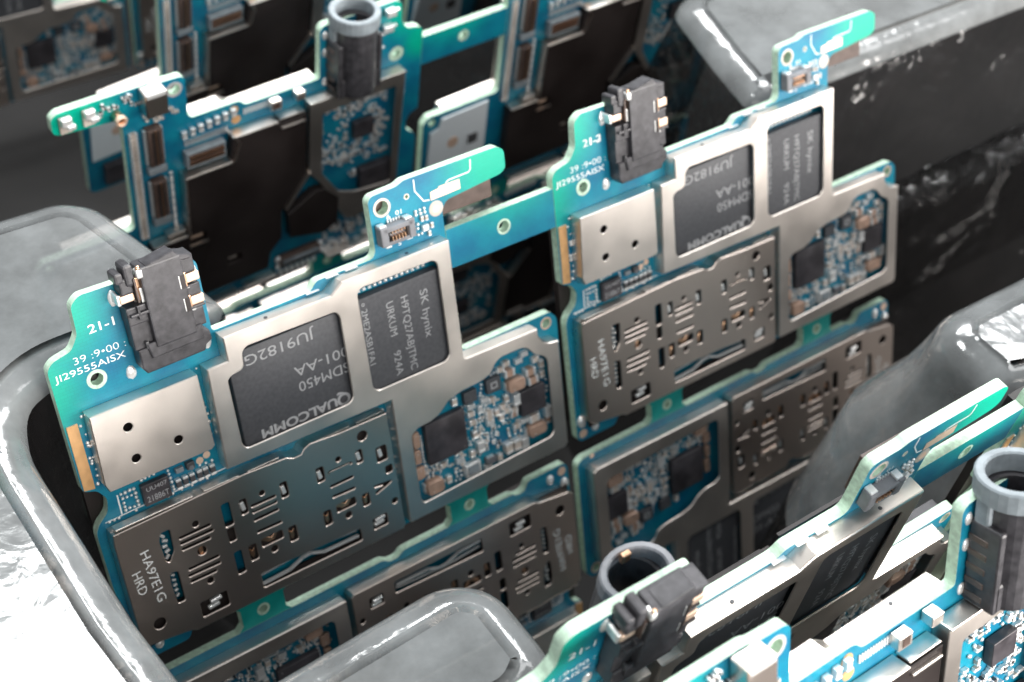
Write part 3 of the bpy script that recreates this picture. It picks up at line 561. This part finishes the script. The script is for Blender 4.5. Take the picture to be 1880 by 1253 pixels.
    m = MB(); m.box(-26.5, -21.9, -4.8, -2.7, .05, 1.0, 'ringgrey', bev=.1); m.box(-26.2, -22.2, -4.4, -3.0, 1.0, 1.04, 'brown')
    for k in range(14): u = -26.05+k*.29; m.box(u-.06, u+.06, -3.5, -3.2, 1.0, 1.25, 'copper'); m.box(u-.06, u+.06, -4.2, -3.9, 1.0, 1.25, 'copper')
    m.build('board_connector', root)
    m = MB(); m.box(-30.6, -28.2, 4.0, 6.9, .05, 1.7, 'shield_dark', bev=.15); m.box(-30.5, -28.3, 6.3, 6.95, .3, 1.72, 'tin', bev=.12); m.build('motor_contact', root)
    for u in (-38.3, -35.9):
        m = MB(); m.box(u-.6, u+.6, 4.5, 6.4, .05, .3, 'cap', bev=.05); m.box(u-.55, u+.55, 5.6, 6.6, .3, .9, 'tin', bev=.15); m.box(u-.1, u+.75, 5.3, 5.8, .6, 1.1, 'tin', bev=.1); m.build('spring_contact', root)
    m = MB(); m.cyl((-33.1, 4.6, .05), (-33.1, 4.6, 1.2), .55, 'copper', 16); m.tube((-33.1, 4.6, .9), (-33.1, 4.6, 1.5), .6, .35, 'gold'); m.build('antenna_socket', root)
    m = MB()   # headphone jack seen from behind, its round mouth facing up
    m.box(-9.1, -3.6, -1.3, 1.2, .05, 2.6, 'plastic', bev=.25); m.box(-9.1, -8.5, -1.3, 5.6, .05, 2.6, 'plastic', bev=.2); m.box(-4.2, -3.6, -1.3, 5.6, .05, 2.6, 'plastic', bev=.2); m.tube((-6.35, -1.2, 1.4), (-6.35, 7.3, 1.4), 2.3, 1.7, 'plastic')
    m.tube((-6.5, 7.3, 1.4), (-6.5, 8.9, 1.4), 2.75, 2.05, 'ringgrey'); m.cyl((-6.35, 1.35, 1.4), (-6.35, 1.5, 1.4), 1.8, 'can', 20)
    m.box(-9.0, -8.3, 5.2, 7.6, .2, 1.4, 'ringgrey', bev=.2); m.box(-6.6, -5.9, 7.0, 8.0, 2.6, 3.1, 'copper', bev=.1)
    for k in range(5): m.box(-9.15, -8.9, -.8+k*1.2, -.3+k*1.2, .1, 1.6, 'brown', bev=.05)
    m.build('headphone_jack', root)
    return root

def rail_part(parent, back=False, du=0):
    m = MB(); q = [(x, y) for x, y in RAIL]
    if back: q = [(-x, y) for x, y in RAIL]
    x = -38.75 if back else 38.75
    m.prism(q, [circ(x, -.75, .55)], -T, -.004, 'mask_back' if back else 'mask', side='edge'); ring(m, x, -.75, .55, .75, 'edge', .015)
    return m.build('connecting_strip', parent)
def tab_part(parent, u0, u1, hole):
    m = MB(); c = (u0+u1)/2; m.prism([(u0-.5, -26.42), (u0, -26.9), (u0, -28.6), (u0-.5, -29.08), (u1+.5, -29.08), (u1, -28.6), (u1, -26.9), (u1+.5, -26.42)], [circ(c, -27.75, .42)], -T, -.004, 'mask_tab', side='edge'); ring(m, c, -27.75, .42, .62, 'edge', .012)
    return m.build('break_off_tab', parent)
def tagt(o, label, cat, group=None, kind=None):
    o['label'] = label; o['category'] = cat
    if group: o['group'] = group
    if kind: o['kind'] = kind
def pose(rows, shift=(0, 0, 0)):
    """4x4 for a panel from its 3x4 frame in (u, z, n') axes"""
    Rr = Matrix([r[:3] for r in rows]); t = Vector([r[3] for r in rows]) + Rr @ Vector(shift)
    P = Matrix(((1, 0, 0), (0, 0, -1), (0, 1, 0)))
    m = (P @ Rr).to_4x4(); m.translation = (P @ t)*S
    return m
W_main = [[1.0, 0.0, 0.0, 0.0], [0.0, 0.9304, 0.3665, 0.0], [0.0, -0.3665, 0.9304, 0.0]]
W_R1 = [[0.9995, -0.031, 0.0107, 51.1629], [0.031, 0.9995, 0.0012, -9.1747], [-0.0108, -0.0008, 0.9999, -35.6945]]
W_f1 = [[0.9996, -0.0244, -0.0135, 10.9186], [0.0241, 0.9994, -0.0266, 6.2506], [0.0142, 0.0262, 0.9996, 42.6833]]
W_f2 = [[0.9999, -0.0083, -0.0079, 47.8069], [0.0104, 0.9454, 0.3259, 8.3776], [0.0048, -0.3259, 0.9454, 51.6639]]
W_R2 = [[0.9976, -0.0576, 0.0384, 67.0132], [0.0624, 0.9887, -0.1362, -12.036], [-0.0301, 0.1383, 0.9899, -61.1717]]
W_F2 = [[1.0, -0.0038, -0.0027, 6.5538], [0.0038, 1.0, 0.0072, -31.3691], [0.0027, -0.0072, 1.0, -106.7682]]

boardD = make_front_board(True)
boardS = make_front_board(False)
boardB = make_back_board()
PITCH = 48.0
used = set()
def put(src, parent, du, low, back=False):
    if src.name in used: b = copy_tree(src, parent)
    else: b = src; b.parent = parent; used.add(src.name)
    if low: b.location = ((du + (-40.0 if back else 40.0))*S, -5.55, 0); b.rotation_euler = (0, 0, math.pi)
    else: b.location = (du*S, 0, 0); b.rotation_euler = (0, 0, 0)
    return b
def number(board, txt):
    m = MB(); m.text(txt, (.35, 3.82), (2.45, 3.82), .72, .012, 'silk', off=.012); return m.build('number_marking', board)
def panel(mtx, label, rows=True, back=False, detail=False, nums=None, cols=(0, 1), strip=True):
    e = bpy.data.objects.new('circuit_board_panel', None); COL.objects.link(e); e.empty_display_size = .5
    e.matrix_world = mtx
    tagt(e, label, 'circuit board panel', 'circuit board panels standing in the tray')
    for c in cols:
        du = c*PITCH
        b = put(boardB if back else (boardD if detail else boardS), e, du, False, back)
        if nums: number(b, nums[c])
        if rows: put(boardB if back else boardS, e, du, True, back)
        if rows:
            for (a, bb) in ((6.6, 10.9), (29.1, 33.4)):
                t = tab_part(e, a, bb, True)
                if back: t.location = ((du-40)*S, 0, 0)
                else: t.location = (du*S, 0, 0)
    if strip:
        r = rail_part(e, back)
        if back: r.location = (PITCH*S, 0, 0)
    return e
main = panel(pose(W_main), 'sharp foremost panel of the middle slot, numbered 21-1 and 21-2, leaning back on the tray', detail=True, nums=('21-1', '21-2'))
bk1 = panel(pose(W_R1), 'upright panel behind the sharp middle one, showing its black cover and round headphone jack', back=True)
fr1 = panel(pose(W_f1), 'blurred panel near the camera at lower right, bright shield rim seen from above', nums=('21-1', '21-2'))
fr2 = panel(pose(W_f2), 'blurred panel in the bottom right corner with its back and large jack mouth in view', back=True)
bk2 = panel(pose(W_R2), 'far out of focus panel at the top edge, narrow column of connectors facing the camera', back=True, rows=False)
far = panel(pose(W_F2), 'farthest blurred panel at the top left corner with a window full of small parts', rows=False)

# ------------------------------------------------------------------ the clear tray
def tray():
    Lh = [(-6.2, 84), (-6, 41), (-3, 39.5), (12.5, 41), (16.3, 38.5), (16.3, 31), (13.2, 28.2), (4, 28.6), (-3.6, 28.9), (-5.9, 27), (-6.6, 20), (-6.8, 4), (-5.6, -.4), (-2.6, -2.1), (2.2, -2.2), (11.3, -1.6), (13.0, -3.2), (11.6, -10), (9.2, -19.2), (6.5, -21.6), (-6, -22), (-7, -26), (-7, -52), (-4, -55), (6, -56), (8, -60), (8, -74), (5, -78), (-7, -80), (-7, -150)]
    Rh = [(85.2-u, n) for u, n in Lh]
    Rh = [(u+62 if -3 < n < 28.95 and u > 86 else u, n) for u, n in Rh]
    Rh = [(u-5.0 if 28 <= n <= 40 and u < 80 else u, n) for u, n in Rh]
    hole = rounded(Lh, 2.6, 5) + rounded(Rh[::-1], 2.6, 5)
    hole = [Vector((u, n)) for u, n in hole]
    # drop near-duplicate points
    h2 = [hole[0]]
    for p in hole[1:]:
        if (p-h2[-1]).length > .25: h2.append(p)
    hole = h2; N = len(hole)
    nor = []
    for i in range(N):
        a, b = hole[i-1], hole[(i+1) % N]; d = (b-a).normalized(); nor.append(Vector((-d.y, d.x)))
    area2 = sum(hole[i-1].x*hole[i].y-hole[i].x*hole[i-1].y for i in range(N))
    sg = 1 if area2 > 0 else -1        # inward (into the opening)
    prof = [(-3.4, 0.0), (-2.5, -.10), (-1.8, -.32), (-1.2, -.62), (-.65, -1.1), (-.25, -1.8), (.0, -2.7), (.15, -4.0), (.4, -5.6), (.9, -8), (3.2, -14), (5.5, -30), (8.0, -65)]
    bm = bmesh.new(); rows = []
    random.seed(4)
    for (o, z) in prof:
        row = []
        for i in range(N):
            w = 0.12*math.sin(i*.9+z*.3)*min(1, -z/4) if z < -1 else 0
            kk = 2.6 if (27 < hole[i].y < 42 and 55 < hole[i].x < 84) else 1.0
            p = hole[i]+nor[i]*sg*((min(o, 2.0) if kk == 1 else o*1.3 if o > 0 else o)+w if z > -20 else (2.0+(o-2)*.55)*(kk if kk == 1 else 1.5))
            row.append(bm.verts.new((p.x, -p.y, z)))
        rows.append(row)
    for a, b in zip(rows, rows[1:]):
        for i in range(N): bm.faces.new((a[i-1], a[i], b[i], b[i-1])).smooth = True
    # flat top: ring out to a rectangle
    outer = [(-75, 84), (-75, -150), (185, -150), (185, 84)]
    mb = MB()
    me = bpy.data.meshes.new('t'); bm.to_mesh(me)
    hole_top = [(r.co.x, r.co.y) for r in rows[0]]
    bm.free()
    mb._add(me, 'tray_wall')
    for f in mb.bm.faces:
        f.smooth = True
    mb.mi('tray')
    for f in mb.bm.faces:
        q = f.calc_center_median()
        if q.z > -2.2 or (55 < q.x < 90 and -44 < q.y < -20 and q.z > -40): f.material_index = 1  # right tongue wall takes the paler top plastic to look brighter lit
    c = bpy.data.curves.new('t', 'CURVE'); c.dimensions = '2D'; c.fill_mode = 'BOTH'
    for poly in ([(-75, -96), (-75, 160), (185, 160), (185, -96)], hole_top):
        sp = c.splines.new('POLY'); sp.points.add(len(poly)-1); sp.use_cyclic_u = True
        for k, p in enumerate(poly): sp.points[k].co = (p[0], p[1], 0, 1)
    o = bpy.data.objects.new('t', c); me = bpy.data.meshes.new_from_object(o); bpy.data.objects.remove(o)
    mb._add(me, 'tray')
    bmesh.ops.remove_doubles(mb.bm, verts=mb.bm.verts, dist=.002)
    o = mb.build('tray')
    # a lower rib running off to the right, its top crumpled
    bm = bmesh.new(); random.seed(9); rws = []
    for i in range(40):
        u = 90+i*1.6; rw = []
        for k in range(13):
            a = math.pi*k/12; bump = (random.uniform(-.5, .5) if 6 < i < 22 else random.uniform(-.12, .12))
            rw.append(bm.verts.new((u, -(3.5-math.cos(a)*2.6), -20+math.sin(a)*2.6+bump)))
        rw.append(bm.verts.new((u, -8.5, -50))); rw.insert(0, bm.verts.new((u, 1.5, -50)))
        rws.append(rw)
    for a, b in zip(rws, rws[1:]):
        for k in range(14): bm.faces.new((a[k], a[k+1], b[k+1], b[k])).smooth = True
    me = bpy.data.meshes.new('t'); bm.to_mesh(me); bm.free()
    rb = MB(); rb._add(me, 'tray_wall')
    for f in rb.bm.faces: f.smooth = True
    rb.build('low_rib', o)
    tagt(o, 'clear plastic blister tray with rounded tongues between its slots, holding the board panels', 'tray')
    return o
tray()

m = MB(); m.box(-300, 400, -300, 400, -68, -66, 'deep'); o = m.build('table'); tagt(o, 'dark surface far below the tray', 'table', kind='structure')
print('objects', len(bpy.data.objects))
